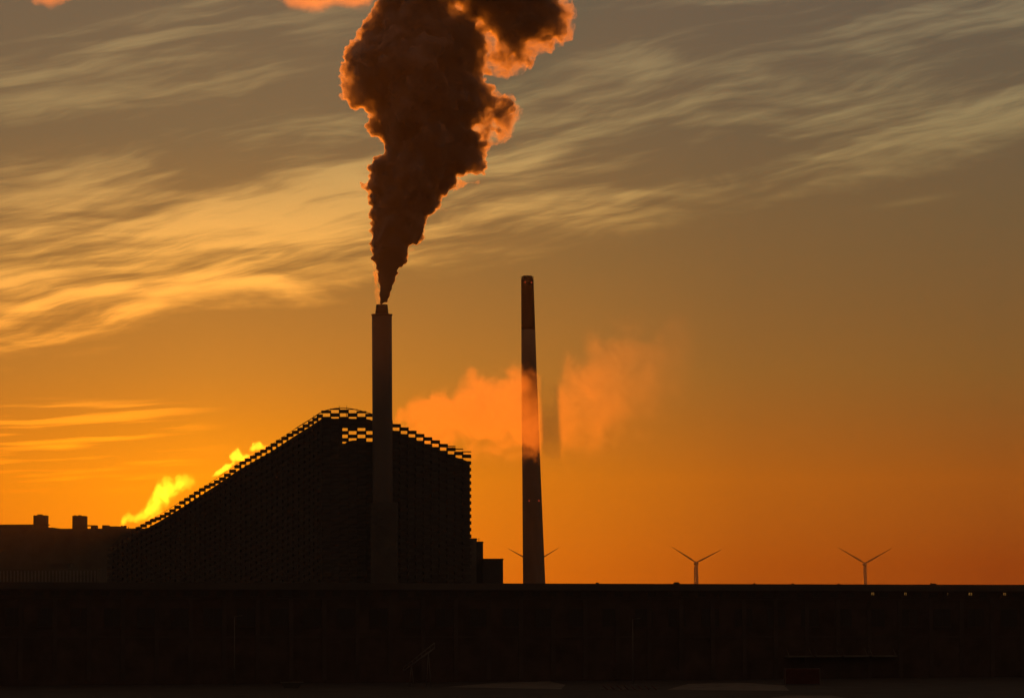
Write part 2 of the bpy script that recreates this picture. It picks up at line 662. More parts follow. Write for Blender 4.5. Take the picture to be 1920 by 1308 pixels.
# ------------------------------------------------------------------ near chimney
YS = DM - 6
c0 = U(717.5, 940, YS); c1 = U(716, 592, YS); c2 = U(716, 571, YS)
PXM = F / YS
stack = empty('smokestack', (c0.x, c0.y, 0), 'dark straight smokestack with narrow nozzle rising beside the ramp roof, smoking', 'chimney')
bm = bmesh.new()
rr = 18.8 / PXM
secs = [((c0.x + .3, YS, 1.0), rr), ((c0.x, YS, c0.z), rr), ((c1.x, YS, c1.z + .06), rr)]
rings(bm, secs, 48)
link('shaft', bm, M_stack, stack)
bm = bmesh.new()
rings(bm, [((c1.x, YS, c1.z + .12), rr + .25), ((c1.x, YS, c1.z + .7), rr + .25)], 48)
link('top_rim', bm, M_stack, stack)
bm = bmesh.new()
rings(bm, [((c1.x, YS, c1.z + .7), 12.6 / PXM), ((c2.x, YS, c2.z - 1.0), 11.2 / PXM), ((c2.x, YS, c2.z), 10.6 / PXM)], 36)
link('nozzle', bm, M_core, stack)

# ------------------------------------------------------------------ tall tapered chimney
YT = 1660.0
PT = F / YT
tall = empty('tall_chimney', tuple(U(1001, 1100, YT).xy) + (0,), 'tall tapered concrete chimney with darker top, standing alone in drifting steam', 'chimney')
def cen(py):
    l = np.interp(py, [517, 700, 880, 1092, 1130], [977, 977.6, 979, 980.5, 980.8])
    r = np.interp(py, [517, 700, 880, 1092, 1130], [1000.2, 1006.5, 1013.5, 1022.5, 1024])
    p = U((l + r) / 2, py, YT)
    return p, (r - l) / 2 / PT
def shaft(y0, y1, name, mat, n=12, extra=0.0):
    bm = bmesh.new()
    secs = []
    for k in range(n + 1):
        p, r = cen(y0 + (y1 - y0) * k / n)
        secs.append(((p.x, YT, p.z), r + extra))
    rings(bm, secs, 48)
    return link(name, bm, mat, tall)
shaft(1175, 618, 'shaft', M_conc)
shaft(617.8, 523, 'top_band', M_band)
bm = bmesh.new()
p, r = cen(523)
rings(bm, [((p.x, YT, p.z + .01), r * .86), ((p.x, YT, p.z + 1.2), r * .84), ((p.x, YT, p.z + 1.6), r * .70)], 36)
link('cap', bm, M_core, tall)
bm = bmesh.new()
for k in range(14):
    a = 2 * math.pi * k / 14
    q = Vector((p.x + r * math.cos(a), YT + r * math.sin(a), p.z))
    tube(bm, q, q + Vector((0, 0, 1.5 if k % 7 == 0 else 1.0)), .09, n=5)
    a2 = 2 * math.pi * (k + 1) / 14
    q2 = Vector((p.x + r * math.cos(a2), YT + r * math.sin(a2), p.z))
    tube(bm, q + Vector((0, 0, .9)), q2 + Vector((0, 0, .9)), .06, n=5)
link('railing', bm, M_steel, tall)
for px, py in ((984.5, 530), (996.5, 530.5), (992, 938.5), (1010.5, 938.5)):
    bm = bmesh.new()
    pc, r = cen(py)
    q = U(px, py, YT)
    dy = math.sqrt(max(0.0, r * r - (q.x - pc.x) ** 2))
    bmesh.ops.create_uvsphere(bm, u_segments=10, v_segments=6, radius=.38)
    bmesh.ops.translate(bm, verts=bm.verts, vec=(q.x, YT - dy - .25, q.z))
    link('warning_light', bm, M_red, tall)

# ------------------------------------------------------------------ wind turbines
def turbine(hub_px, hub_py, tow_px, Y, a_left, R, label, group):
    pm = F / Y
    h = U(hub_px, hub_py, Y)
    t = U(tow_px, hub_py + 4, Y)
    root = empty('wind_turbine', (t.x, Y, 0), label, 'wind turbine', group)
    bm = bmesh.new()
    rings(bm, [((t.x, Y, 0), 2.9), ((t.x, Y, t.z * .5), 2.7), ((t.x, Y, t.z), 2.2)], 24)
    link('tower', bm, M_white, root)
    bm = bmesh.new()
    # nacelle: a rounded long housing, turned a little off the view axis
    ax_ = Vector((-.42, -.9, 0)).normalized()
    cn = Vector((t.x, Y, t.z + 1.6))
    q = ax_.to_track_quat('Z', 'Y')
    prof = [(-4.5, 1.2), (-4.0, 2.0), (0, 2.3), (6.5, 2.1), (8.2, 1.5), (8.6, .5)]
    prev = None
    for s, r in prof:
        cur = [bm.verts.new(cn + q @ Vector((r * math.cos(a) * 1.0, r * math.sin(a), s))) for a in [2 * math.pi * k / 14 for k in range(14)]]
        if prev:
            for k in range(14):
                bm.faces.new((prev[k], prev[(k + 1) % 14], cur[(k + 1) % 14], cur[k])).smooth = True
        else:
            bm.faces.new(list(reversed(cur)))
        prev = cur
    bm.faces.new(prev)
    link('nacelle', bm, M_white, root)
    hc = Vector((h.x, Y + 5.5, h.z))
    bm = bmesh.new()
    bmesh.ops.create_uvsphere(bm, u_segments=14, v_segments=8, radius=2.1)
    bmesh.ops.translate(bm, verts=bm.verts, vec=hc)
    link('hub', bm, M_white, root)
    for k in range(3):
        a = math.radians(a_left) + k * 2 * math.pi / 3
        d = Vector((math.cos(a), -.06, math.sin(a))).normalized()
        side = Vector((-math.sin(a), 0, math.cos(a)))
        nn = d.cross(side).normalized()
        bm = bmesh.new()
        prev = None
        for s, wd in ((.02, 1.5), (.08, 1.7), (.2, 2.7), (.4, 2.2), (.6, 1.6), (.8, 1.05), (.95, .6), (1.0, .2)):
            p0 = hc + d * (R * s)
            th = max(.12, wd * .25)
            cur = [bm.verts.new(p0 + side * (wd * x) + nn * (th * y)) for x, y in ((.3, 0), (.1, .5), (-.7, 0), (.1, -.5))]
            if prev:
                for i in range(4):
                    bm.faces.new((prev[i], prev[(i + 1) % 4], cur[(i + 1) % 4], cur[i]))
            else:
                bm.faces.new(cur)
            prev = cur
        bm.faces.new(list(reversed(prev)))
        link('blade', bm, M_white, root)
    return root

GT = 'wind turbines along the horizon'
turbine(1304.5, 1054, 1306, 5000, 146.5, 43.5, 'hazy wind turbine between the tall chimney and the row of lit windows', GT)
turbine(1621.5, 1055.5, 1622, 5000, 149, 46.5, 'hazy wind turbine directly above the lit windows, farthest from the chimney', GT)
turbine(1000, 1054.5, 1001, 5200, 150.5, 46, 'hazy wind turbine half hidden behind the tall chimney, only blade tips showing', GT)

# ------------------------------------------------------------------ factory blocks on the left
YF = 1790.0
fac = empty('factory_building', tuple(U(100, 1092, YF).xy) + (0,), 'long dark flat-roofed factory behind the foot of the ramp, with two square roof towers', 'factory')
def fblk(pxa, pxb, py, name, dY=0.0, dep=60, mat=M_fact, py0=None, parent=None):
    bm = bmesh.new()
    A, B = U(pxa, py, YF + dY), U(pxb, py, YF + dY)
    z0 = 0 if py0 is None else U(pxa, py0, YF + dY).z
    box(bm, (A.x, YF + dY, z0), (B.x, YF + dY + dep, A.z))
    return link(name, bm, mat, parent or fac)
fblk(-200, 62, 983.5, 'wall')
fblk(62.15, 100, 988.5, 'wall', .02)
fblk(100.15, 290, 990.5, 'wall', .04)
t1 = fblk(62.5, 85.3, 965.5, 'roof_tower', 4, 12, M_fact, 1000)
fblk(70, 78, 963.8, 'roof_hatch', 6, 5, M_core, 965.4, t1)
t2 = fblk(135.5, 158.8, 966.5, 'roof_tower', 4, 12, M_fact, 1000)
fblk(138, 142, 965.4, 'roof_hatch', 6, 5, M_core, 966.4, t2)
fblk(146, 151, 965.2, 'roof_hatch', 6, 5, M_core, 966.4, t2)
fblk(85.5, 92.5, 982.8, 'gantry', 5, 2, M_steel, 984.6)
fblk(56, 62.4, 982.8, 'gantry', 5, 2, M_steel, 985.2)
fblk(159, 170, 983.8, 'gantry', 5, 2, M_steel, 986.0)
fblk(170.2, 179.5, 984, 'roof_box', 4, 10, M_fact, 1000)
fblk(191.5, 202, 984, 'roof_box', 4, 10, M_fact, 1000)
fblk(202.2, 226.5, 986, 'roof_box', 4, 10, M_fact, 1000)
fblk(226.7, 233.5, 984.5, 'roof_box', 4, 10, M_fact, 1000)
bm = bmesh.new()
q = U(241, 987.5, YF + 8)
tube(bm, (q.x, q.y, q.z - 5), q, .2, n=6)
link('vent_pipe', bm, M_steel, fac)

shed = empty('ribbed_shed', tuple(U(80, 1092, 1250).xy) + (0,), 'low wide shed with pale vertical ribs in front of the factory', 'shed')
bm = bmesh.new()
A, B = U(-120, 1066, 1250), U(182, 1066, 1250)
box(bm, (A.x, 1250, 0), (B.x, 1280, A.z))
link('wall', bm, M_fact, shed)
bm = bmesh.new()
nr = 46
for i in range(nr):
    x = A.x + (B.x - A.x) * (i + .2) / nr
    box(bm, (x, 1249.6, 0), (x + (B.x - A.x) / nr * .45, 1249.997, A.z - .8))
link('cladding', bm, M_rib, shed)
blk(60, 128, 1057, 1262, 12, 'roof_unit', shed, M_fact)

# ------------------------------------------------------------------ foreground warehouse
WL, WR = U(-1200, 1087.1, 575.6), U(3300, 1099.3, 668.0)
a2, b2 = Vector((WL.x, WL.y)), Vector((WR.x, WR.y))
LW = (b2 - a2).length
dW = (b2 - a2) / LW
nW = Vector((-dW.y, dW.x))
if nW.y < 0: nW = -nW
HT = WL.z
ware = empty('warehouse', ((a2.x + b2.x) / 2, (a2.y + b2.y) / 2, 0), 'very long dark low warehouse spanning the whole foreground, a few windows lit', 'warehouse')
HT2 = WR.z
def wx(px):
    """distance along the facade that shows at photo column px"""
    d = RCAM @ Vector(((px - 960) / F, 0, -1.0))
    # solve a2 + s*dW on ray (d.x,d.y)
    s = (d.x * a2.y - d.y * a2.x) / (d.y * dW.x - d.x * dW.y)
    return s
def wbar(bm, s0, s1, y0, y1, z0, z1, slope=True):
    c = a2 + dW * ((s0 + s1) / 2) + nW * ((y0 + y1) / 2)
    e0, e1 = (HT2 - HT) * s0 / LW, (HT2 - HT) * s1 / LW
    if not slope: e0 = e1 = 0
    obox(bm, c, dW, nW, (s1 - s0) / 2, abs(y1 - y0) / 2, z0 + e0, z1 + e0, z1 + e1, z0 + e1)
bm = bmesh.new()
c = a2 + dW * (LW / 2) + nW * 20
obox(bm, c, dW, nW, LW / 2, 20, 0, HT - .6, HT2 - .6)
link('wall', bm, M_brick, ware)
bm = bmesh.new()
c = a2 + dW * (LW / 2) + nW * 20
obox(bm, c, dW, nW, LW / 2 + .25, 20.25, HT - 1.25, HT, HT2, HT2 - 1.25)
link('parapet', bm, M_para, ware)
bm = bmesh.new()
wbar(bm, 0, LW, -.16, -.004, HT - 2.95, HT - 2.72)
wbar(bm, 0, LW, -.12, -.004, HT - 9.9, HT - 9.6)
link('string_course', bm, M_trim, ware)
bm = bmesh.new()
npil = int(LW / 6.0)
for i in range(npil):
    s = (i + .5) * LW / npil
    wbar(bm, s - .4, s + .4, -.11, -.003, 1.5, HT - 2.96)
link('pilaster', bm, M_trim, ware)['kind'] = 'stuff'
wf = bpy.data.meshes.new('window'); wp = bpy.data.meshes.new('pane')
def wmesh(me, w, h, mat, frame):
    bm = bmesh.new()
    if frame:
        for lo, hi in (((-w, 0), (-w + .08, h)), ((w - .08, 0), (w, h)), ((-w + .08, 0), (w - .08, .08)), ((-w + .08, h - .08), (w - .08, h)), ((-.04, .08), (.04, h - .08))):
            box(bm, (lo[0], -.10, lo[1]), (hi[0], -.003, hi[1]))
        box(bm, (-w - .1, -.2, -.12), (w + .1, -.004, -.003))
    else:
        box(bm, (-w + .082, -.05, .082), (w - .082, -.004, h - .082))
    bm.to_mesh(me); bm.free(); me.materials.append(mat)
wmesh(wf, .85, 1.0, M_trim, True); wmesh(wp, .85, 1.0, M_glass, False)
wf2 = bpy.data.meshes.new('window'); wp2 = bpy.data.meshes.new('pane')
wmesh(wf2, 1.7, 3.4, M_trim, True); wmesh(wp2, 1.7, 3.4, M_glass, False)
wpl = bpy.data.meshes.new('pane')
wmesh(wpl, .85, 1.0, M_lit, False)
angW = math.atan2(dW.y, dW.x)
def window(mf, mp, s, z, lit_frac=None):
    p = a2 + dW * s
    o = bpy.data.objects.new('window', mf); COL.objects.link(o); o.parent = ware
    o.location = Vector((p.x, p.y, z)) - ware.location
    o.rotation_euler = (0, 0, angW)
    q = bpy.data.objects.new('pane', mp); COL.objects.link(q); q.parent = o
    if lit_frac:
        mm = bpy.data.meshes.new('pane')
        b = bmesh.new()
        box(b, (-.7 * lit_frac, -.05, .42), (.7 * lit_frac, -.004, .90))
        b.to_mesh(mm); b.free(); mm.materials.append(M_lit)
        q.data = mm
        o['label'] = 'lit window'
    return o
lit = {1631: .36, 1692: .30, 1771: .10, 1813: .46, 1877: .36}
for k in range(64):
    px = 14 + 30.9 * k
    near = [q for q in lit if abs(q - px) < 15]
    if near: continue
    window(wf, wp, wx(px), HT + (HT2 - HT) * wx(px) / LW - 2.42)
for px, fr in lit.items():
    window(wf, wpl, wx(px), HT + (HT2 - HT) * wx(px) / LW - 2.42, fr)
for k in range(32):
    px = 30 + 61.8 * k
    window(wf2, wp2, wx(px), HT + (HT2 - HT) * wx(px) / LW - 7.9)
# pale loading canopies
for pa, pb in ((1466, 1514), (1518, 1565), (1569, 1617), (1621, 1670)):
    bm = bmesh.new()
    z = U(pa, 1229, 630).z
    wbar(bm, wx(pa), wx(pb), -2.2, -.01, z - .16, z + .12, False)
    for f_ in (.06, .94):
        s = wx(pa) + (wx(pb) - wx(pa)) * f_
        tube(bm, tuple(a2 + dW * s - nW * 2.0) + (z,), tuple(a2 + dW * s - nW * .02) + (z + 1.4,), .05, n=5)
    link('canopy', bm, M_pale, ware)
# roof furniture
def roofbox(px, w, h, name='roof_vent'):
    s = wx(px)
    z = HT + (HT2 - HT) * s / LW
    bm = bmesh.new()
    wbar(bm, s - w / 2, s + w / 2, 3.0, 3.0 + w, z + .003, z + h * .7, False)
    wbar(bm, s - w * .35, s + w * .35, 3.0 + w * .15, 3.0 + w * .85, z + h * .7, z + h, False)
    link(name, bm, M_core, ware)
for px, w, h in ((1125, .5, .22), (1274, .95, .32), (1419, .35, .18), (1491, .4, .16), (1577, .35, .16), (1756, .9, .22), (1750, .25, .32)):
    roofbox(px, w, h)

# ------------------------------------------------------------------ yard objects
def lamp_post(px, py_top, py_foot, label):
    d = RCAM @ Vector(((px - 960) / F, -(py_foot - 654) / F, -1.0))
    p = ORIG + d * (-HC / d.z)
    if p.y > 596: p = ORIG + d * (596 / d.y); 
    zt = U(px, py_top, p.y).z
    root = empty('street_lamp', (p.x, p.y, 0), label, 'street lamp', 'street lamps in the yard')
    bm = bmesh.new()
    tube(bm, (p.x, p.y, 0), (p.x, p.y, zt), .11, .06, 8)
    link('pole', bm, M_steel, root)
    bm = bmesh.new()
    tube(bm, (p.x, p.y, zt), (p.x + .9, p.y - .3, zt + .12), .05, .04, 6)
    link('arm', bm, M_steel, root)
    bm = bmesh.new()
    box(bm, (p.x + .8, p.y - .48, zt + .06), (p.x + 1.4, p.y - .18, zt + .2))
    bmesh.ops.bevel(bm, geom=bm.edges[:], offset=.04, segments=2, affect='EDGES')
    link('lamp_head', bm, M_steel, root)
lamp_post(439.5, 1155, 1277, 'slender grey street lamp in front of the warehouse, below the ramp of the plant')
lamp_post(1187, 1160, 1277, 'slender grey street lamp in front of the warehouse, between chimney and turbine')

# inclined conveyor
a = U(757, 1257, 585); b = U(815, 1214, 585)
conv = empty('loading_conveyor', (a.x, 585, 0), 'pale inclined loading conveyor rising to the right before the warehouse wall', 'conveyor')
d_ = (b - a)
bm = bmesh.new()
for oy in (-.5, .5):
    o_ = Vector((0, oy, 0))
    tube(bm, a + o_, b + o_, .16, .16, 6)
    tube(bm, a + o_ + Vector((0, 0, .6)), b + o_ + Vector((0, 0, .9)), .1, .1, 6)
    for k in range(8):
        p0 = a + d_ * (k / 7) + o_
        tube(bm, p0, p0 + Vector((0, 0, .6 + .3 * k / 7)), .05, n=5)
link('frame', bm, M_steel, conv)
bm = bmesh.new()
v = [bm.verts.new(p) for p in (a + Vector((0, -.45, .2)), b + Vector((0, -.45, .2)), b + Vector((0, .45, .2)), a + Vector((0, .45, .2)))]
bm.faces.new(v)
bmesh.ops.solidify(bm, geom=bm.faces[:], thickness=.12)
link('belt', bm, M_pale, conv)
for k in (.25, .8):
    bm = bmesh.new()
    p0 = a + d_ * k
    tube(bm, (p0.x - .4, p0.y - .5, 0), p0 + Vector((0, -.5, 0)), .1, n=6)
    tube(bm, (p0.x + .4, p0.y + .5, 0), p0 + Vector((0, .5, 0)), .1, n=6)
    link('leg', bm, M_steel, conv)

# skip
def gp(px, py):
    d = RCAM @ Vector(((px - 960) / F, -(py - 654) / F, -1.0))
    return ORIG + d * (-HC / d.z)
c = gp(547, 1289)
skip = empty('waste_skip', (c.x, c.y, 0), 'open pale steel waste skip with slanted ends standing in the yard', 'skip')
bm = bmesh.new()
w0, w1, hh, dp = 1.15, 1.9, 1.0, .9
lo = [bm.verts.new((c.x + sx * w0, c.y + sy * dp * .8, .05)) for sx, sy in ((-1, -1), (1, -1), (1, 1), (-1, 1))]
hi = [bm.verts.new((c.x + sx * w1, c.y + sy * dp, hh)) for sx, sy in ((-1, -1), (1, -1), (1, 1), (-1, 1))]
bm.faces.new(list(reversed(lo)))
for k in range(4): bm.faces.new((lo[k], lo[(k + 1) % 4], hi[(k + 1) % 4], hi[k]))
bmesh.ops.solidify(bm, geom=bm.faces[:], thickness=.06)
link('tub', bm, M_pale, skip)
bm = bmesh.new()
for k in range(4): tube(bm, (c.x + (-1, 1, 1, -1)[k] * w1, c.y + (-1, -1, 1, 1)[k] * dp, hh), (c.x + (1, 1, -1, -1)[k] * w1, c.y + (-1, 1, 1, -1)[k] * dp, hh), .05, n=6)
link('rim', bm, M_steel, skip)

# shipping container
c = gp(1505, 1283)
cont = empty('shipping_container', (c.x, c.y, 0), 'dull red shipping container below the pale canopies of the warehouse', 'container')
bm = bmesh.new()
box(bm, (c.x - 3.0, c.y, .15), (c.x + 3.0, c.y + 2.4, 2.75))
link('body', bm, M_rust, cont)
bm = bmesh.new()
for k in range(24):
    x = c.x - 2.9 + k * .243
    box(bm, (x, c.y - .06, .3), (x + .12, c.y - .003, 2.6))
link('corrugation', bm, M_rust, cont)
bm = bmesh.new()
for x in (-3.06, 2.94):
    for y in (-.08, 2.36):
        box(bm, (c.x + x, c.y + y, .05), (c.x + x + .12, c.y + y + .12, 2.85))
link('corner_post', bm, M_steel, cont)

# barrier of slanted boards
c = gp(1180, 1293)
bar = empty('slatted_barrier', (c.x, c.y, 0), 'low barrier of slanted reddish slats lying across the yard', 'barrier')
bm = bmesh.new()
for k in range(8):
    p = gp(1135 + k * 13, 1293)
    tube(bm, (p.x - .4, p.y, .75), (p.x + .4, p.y, .1), .07, n=5)
link('slat', bm, M_rust, bar)['kind'] = 'stuff'
bm = bmesh.new()
A, B = gp(1125, 1293), gp(1235, 1293)
box(bm, (A.x, A.y + .05, .02), (B.x, A.y + .2, .12))
link('rail', bm, M_steel, bar)


# ------------------------------------------------------------------ smoke plume
def poly_mask(poly, step=2.0, pad=6):
    P_ = np.array(poly, float)
    x0, y0 = P_.min(0) - pad
    x1, y1 = P_.max(0) + pad
    xs = np.arange(x0, x1, step); ys = np.arange(y0, y1, step)
    gx, gy = np.meshgrid(xs, ys)
    ins = np.zeros(gx.shape, bool)
    dist = np.full(gx.shape, 1e9)
    n = len(P_)
    for i in range(n):
        a, b = P_[i], P_[(i + 1) % n]
        cond = ((a[1] > gy) != (b[1] > gy))
        with np.errstate(divide='ignore', invalid='ignore'):
            xi = (b[0] - a[0]) * (gy - a[1]) / (b[1] - a[1] + 1e-12) + a[0]
        ins ^= cond & (gx < xi)
        d = b - a
        tt = np.clip(((gx - a[0]) * d[0] + (gy - a[1]) * d[1]) / (d @ d + 1e-9), 0, 1)
        dd = np.hypot(gx - a[0] - tt * d[0], gy - a[1] - tt * d[1])
        dist = np.minimum(dist, dd)
    return gx, gy, ins, dist


def pack(poly, rmax=40, cover=.55, rmin=3.0, inset=0.0, depth=1.0):
    """greedy discs (px units) filling a polygon -> list of (x, y, depth_offset, r)"""
    gx, gy, ins, dist = poly_mask(poly)
    d = np.where(ins, dist - inset, 0)
    wide = np.minimum(d, 1e9).copy()
    todo = d > rmin
    out = []
    while todo.any():
        cand = np.where(todo, np.minimum(d, rmax) * (0.85 + .15 * rng.random(d.shape)), 0)
        k = np.unravel_index(np.argmax(cand), cand.shape)
        r = min(d[k], rmax)
        out.append((gx[k], gy[k], 0.0, r, d[k]))
        todo &= np.hypot(gx - gx[k], gy - gy[k]) > r * cover
    res = []
    for x, y, _, r, dd in out:
        room = max(0.0, dd * 1.2 - r) * depth + .25 * r
        res.append((x, y, rng.uniform(-room, room), r))
        if room > r * .8:
            res.append((x, y, rng.uniform(.3, 1) * room, r * .9))
            res.append((x, y, -rng.uniform(.3, 1) * room, r * .9))
    return res


def in_poly(poly, x, y):
    c = False
    n = len(poly)
    for i in range(n):
        (xa, ya), (xb, yb) = poly[i], poly[(i + 1) % n]
        if (ya > y) != (yb > y) and x < (xb - xa) * (y - ya) / (yb - ya) + xa: c = not c
    return c


def billows(spheres, n_per, ratio, polys, out_px):
    """cauliflower bumps on the spheres, kept inside the outline"""
    res = []
    for x, y, z, r in spheres:
        for _ in range(n_per):
            v = rng.normal(size=3); v /= np.linalg.norm(v)
            rr_ = r * rng.uniform(*ratio)
            if rr_ < 1.1: continue
            p = np.array((x, y, z)) + v * (r - rr_ * rng.uniform(.0, .5))
            v2 = v[:2] / (np.linalg.norm(v[:2]) + 1e-6)
            tip = p[:2] + v2 * (rr_ - out_px)
            if any(in_poly(pl, tip[0], tip[1]) for pl in polys):
                res.append((p[0], p[1], p[2], rr_))
    return res


def drop_voids(me):
    """remove closed inner bubbles (inside-out shells) left by the voxel union"""
    n = len(me.vertices)
    ed = np.empty(len(me.edges) * 2, np.int32); me.edges.foreach_get('vertices', ed); ed = ed.reshape(-1, 2)
    lab = np.arange(n)
    while True:
        m = np.minimum(lab[ed[:, 0]], lab[ed[:, 1]])
        new = lab.copy()
        np.minimum.at(new, ed[:, 0], m); np.minimum.at(new, ed[:, 1], m)
        new = new[new]
        if (new == lab).all(): break
        lab = new
    co = np.empty(n * 3); me.vertices.foreach_get('co', co); co = co.reshape(-1, 3)
    me.calc_loop_triangles()
    tr = np.empty(len(me.loop_triangles) * 3, np.int32); me.loop_triangles.foreach_get('vertices', tr); tr = tr.reshape(-1, 3)
    vol = np.einsum('ij,ij->i', co[tr[:, 0]], np.cross(co[tr[:, 1]], co[tr[:, 2]])) / 6
    tot = np.zeros(n); np.add.at(tot, lab[tr[:, 0]], vol)
    bad = tot[lab] < 1.0
    bm = bmesh.new(); bm.from_mesh(me); bm.verts.ensure_lookup_table()
    bmesh.ops.delete(bm, geom=[bm.verts[i] for i in np.nonzero(bad)[0]], context='VERTS')
    bm.to_mesh(me); bm.free()


YP = YS
def spheres_mesh(name, sph, mat, parent, voxel, disp, bill=1.0):
    pm = F / YP
    org = world_loc(parent)
    tb = bmesh.new()
    bmesh.ops.create_icosphere(tb, subdivisions=2, radius=1.0)
    tv = np.array([v.co[:] for v in tb.verts])
    tf = np.array([[v.index for v in f.verts] for f in tb.faces])
    tb.free()
    VV, FF = [], []
    for i, (x, y, z, r) in enumerate(sph):
        c = U(x, y, YP) - org
        VV.append(tv * (r / pm) + np.array((c.x, c.y + z / pm, c.z)))
        FF.append(tf + i * len(tv))
    VV = np.concatenate(VV); FF = np.concatenate(FF)
    me = bpy.data.meshes.new(name)
    me.from_pydata(VV.tolist(), [], FF.tolist())
    me.materials.append(mat)
    o = bpy.data.objects.new(name, me)
    COL.objects.link(o)
    o.parent = parent
    md = o.modifiers.new('remesh', 'REMESH')
    md.mode = 'VOXEL'
    md.voxel_size = voxel
    md.use_smooth_shade = True
    for k, (size, st) in enumerate(disp):
        tx = bpy.data.textures.new(name + '_t%d' % k, 'CLOUDS')
        tx.noise_scale = size
        tx.noise_depth = 2
        dm = o.modifiers.new('disp', 'DISPLACE')
        dm.texture = tx
        dm.texture_coords = 'LOCAL'
        dm.strength = st
        dm.mid_level = .5
    bpy.context.view_layer.update()
    raw = bpy.data.meshes.new_from_object(o.evaluated_get(bpy.context.evaluated_depsgraph_get()))
    o.modifiers.clear()
    n = len(raw.vertices)
    co = np.empty(n * 3); raw.vertices.foreach_get('co', co); co = co.reshape(-1, 3)
    no = np.empty(n * 3); raw.vertices.foreach_get('normal', no); no = no.reshape(-1, 3)
    h = np.zeros(n)
    z = np.maximum(co[:, 2], 0)
    for s_, amp, z0, z1 in ((8.0, .8, 40, 75), (4.4, 1.0, 16, 45), (2.4, 1.15, 3, 16)):
        wgt = np.clip((z - z0) / (z1 - z0), 0, 1) * amp * bill
        for i in np.nonzero(wgt > .02)[0]:
            f1 = mnoise.voronoi(Vector(co[i] / s_), distance_metric='DISTANCE')[0][0]
            h[i] += wgt[i] * s_ * (.42 - f1) * .62
    co += no * h[:, None]
    raw.vertices.foreach_set('co', co.ravel())
    raw.update()
    o.data = raw
    bpy.data.meshes.remove(me)
    me = raw
    md = o.modifiers.new('clean', 'REMESH')
    md.mode = 'VOXEL'
    md.voxel_size = voxel * .85
    md.use_smooth_shade = True
    bpy.context.view_layer.update()
    dg = bpy.context.evaluated_depsgraph_get()
    fin = bpy.data.meshes.new_from_object(o.evaluated_get(dg))
    o.modifiers.clear()
    drop_voids(fin)
    o.data = fin
    bpy.data.meshes.remove(me)
    fin.name = name
    return o


MAIN = [(714.7, 569), (712, 531), (707, 506), (702, 484), (700, 471), (691, 455), (697, 447), (694.5, 437), (703, 412), (691, 402), (700, 387),
        (692, 366), (674, 352), (676, 341), (690, 339), (692, 312), (706, 291), (717, 286), (708, 264), (694, 250), (690, 226), (684, 206), (658, 205), (640, 180),
        (636, 160), (639, 130), (648, 100), (655, 82), (672, 64), (684, 40), (696, 22), (703, 0), (705, -60), (690, -150),
        (840, -150), (842, -40), (852, 6), (880, 26), (905, 56), (914, 82), (913, 118), (909, 148), (918, 164), (930, 185), (925, 215), (905, 222), (888, 232), (896, 252), (915, 262),
        (908, 284), (914, 306), (905, 325), (866, 332), (856, 330), (846, 360), (822, 384), (818, 402), (808, 407), (800, 413), (791, 435), (786, 453), (765, 463),
        (766, 476), (762, 495), (747, 500), (746, 513), (734, 540), (727, 569)]
LOBE = [(838, -150), (838, -10), (864, 20), (900, 46), (930, 66), (946, 82), (957, 97), (971, 120), (988, 133), (1002, 120), (998, 100), (985, 82), (1030, 80), (1054, 76),
        (1063, 50), (1056, 16), (1052, -60), (1060, -150)]
KNOTS = [[(905, 222), (925, 214), (935, 185), (940, 174), (962, 178), (970, 195), (962, 212), (955, 222), (945, 222), (925, 236), (945, 240), (940, 256), (925, 252), (910, 255), (900, 240)]]
FRINGE = [
    [(704.5, 571), (715, 571), (713, 531), (708, 506), (703, 482), (696, 490), (699, 515), (702, 540)],
    [(815, -40), (830, 6), (880, 50), (890, 90), (890, 146), (926, 152), (955, 146), (985, 141), (1010, 124), (1016, 102), (1058, 88), (1076, 66), (1086, 36), (1080, -20)],
    [(905, 190), (920, 160), (945, 168), (966, 174), (974, 194), (984, 205), (974, 236), (962, 246), (966, 262), (948, 272), (925, 278), (910, 292), (868, 262), (872, 232)],
    [(905, 325), (918, 308), (908, 290), (900, 300)],
    [(850, 332), (885, 336), (908, 330), (900, 346), (880, 348), (868, 352), (852, 362), (842, 366)],
    [(815, 384), (836, 386), (855, 398), (830, 400), (818, 405)],
    [(790, 420), (798, 424), (806, 441), (795, 448), (786, 454)],
    [(762, 466), (778, 458), (782, 474), (766, 478)],
]
sph = pack(MAIN, 34, .5, 2.4, 1.2) + pack(LOBE, 24, .55, 3.0, 1.0)
for k in KNOTS: sph += pack(k, 9, .6, 2.5, .5)
def edge_knobs(poly):
    res = []
    n = len(poly)
    for i in range(n):
        a, b = np.array(poly[i], float), np.array(poly[(i + 1) % n], float)
        L = np.linalg.norm(b - a)
        if L < 1: continue
        nrm = np.array((b[1] - a[1], a[0] - b[0])) / L
        t = 0.0
        while t < L:
            p = a + (b - a) * t / L
            sc = float(np.interp(p[1], [0, 250, 420, 560], [1.0, .95, .75, .40]))
            r = rng.uniform(2.5, 9.5) * sc * (1.25 if rng.random() < .25 else 1.0)
            m = p + nrm * 2
            sg = 1 if in_poly(poly, m[0], m[1]) else -1
            c = p + nrm * sg * r * rng.uniform(.2, .85)
            res.append((c[0], c[1], rng.uniform(-6, 6) * sc, r))
            if rng.random() < .5:
                v = rng.normal(size=2); v /= np.linalg.norm(v)
                res.append((c[0] + v[0] * r * .8, c[1] + v[1] * r * .8, rng.uniform(-4, 4) * sc, r * .45))
            t += r * rng.uniform(.7, 1.5)
    return res


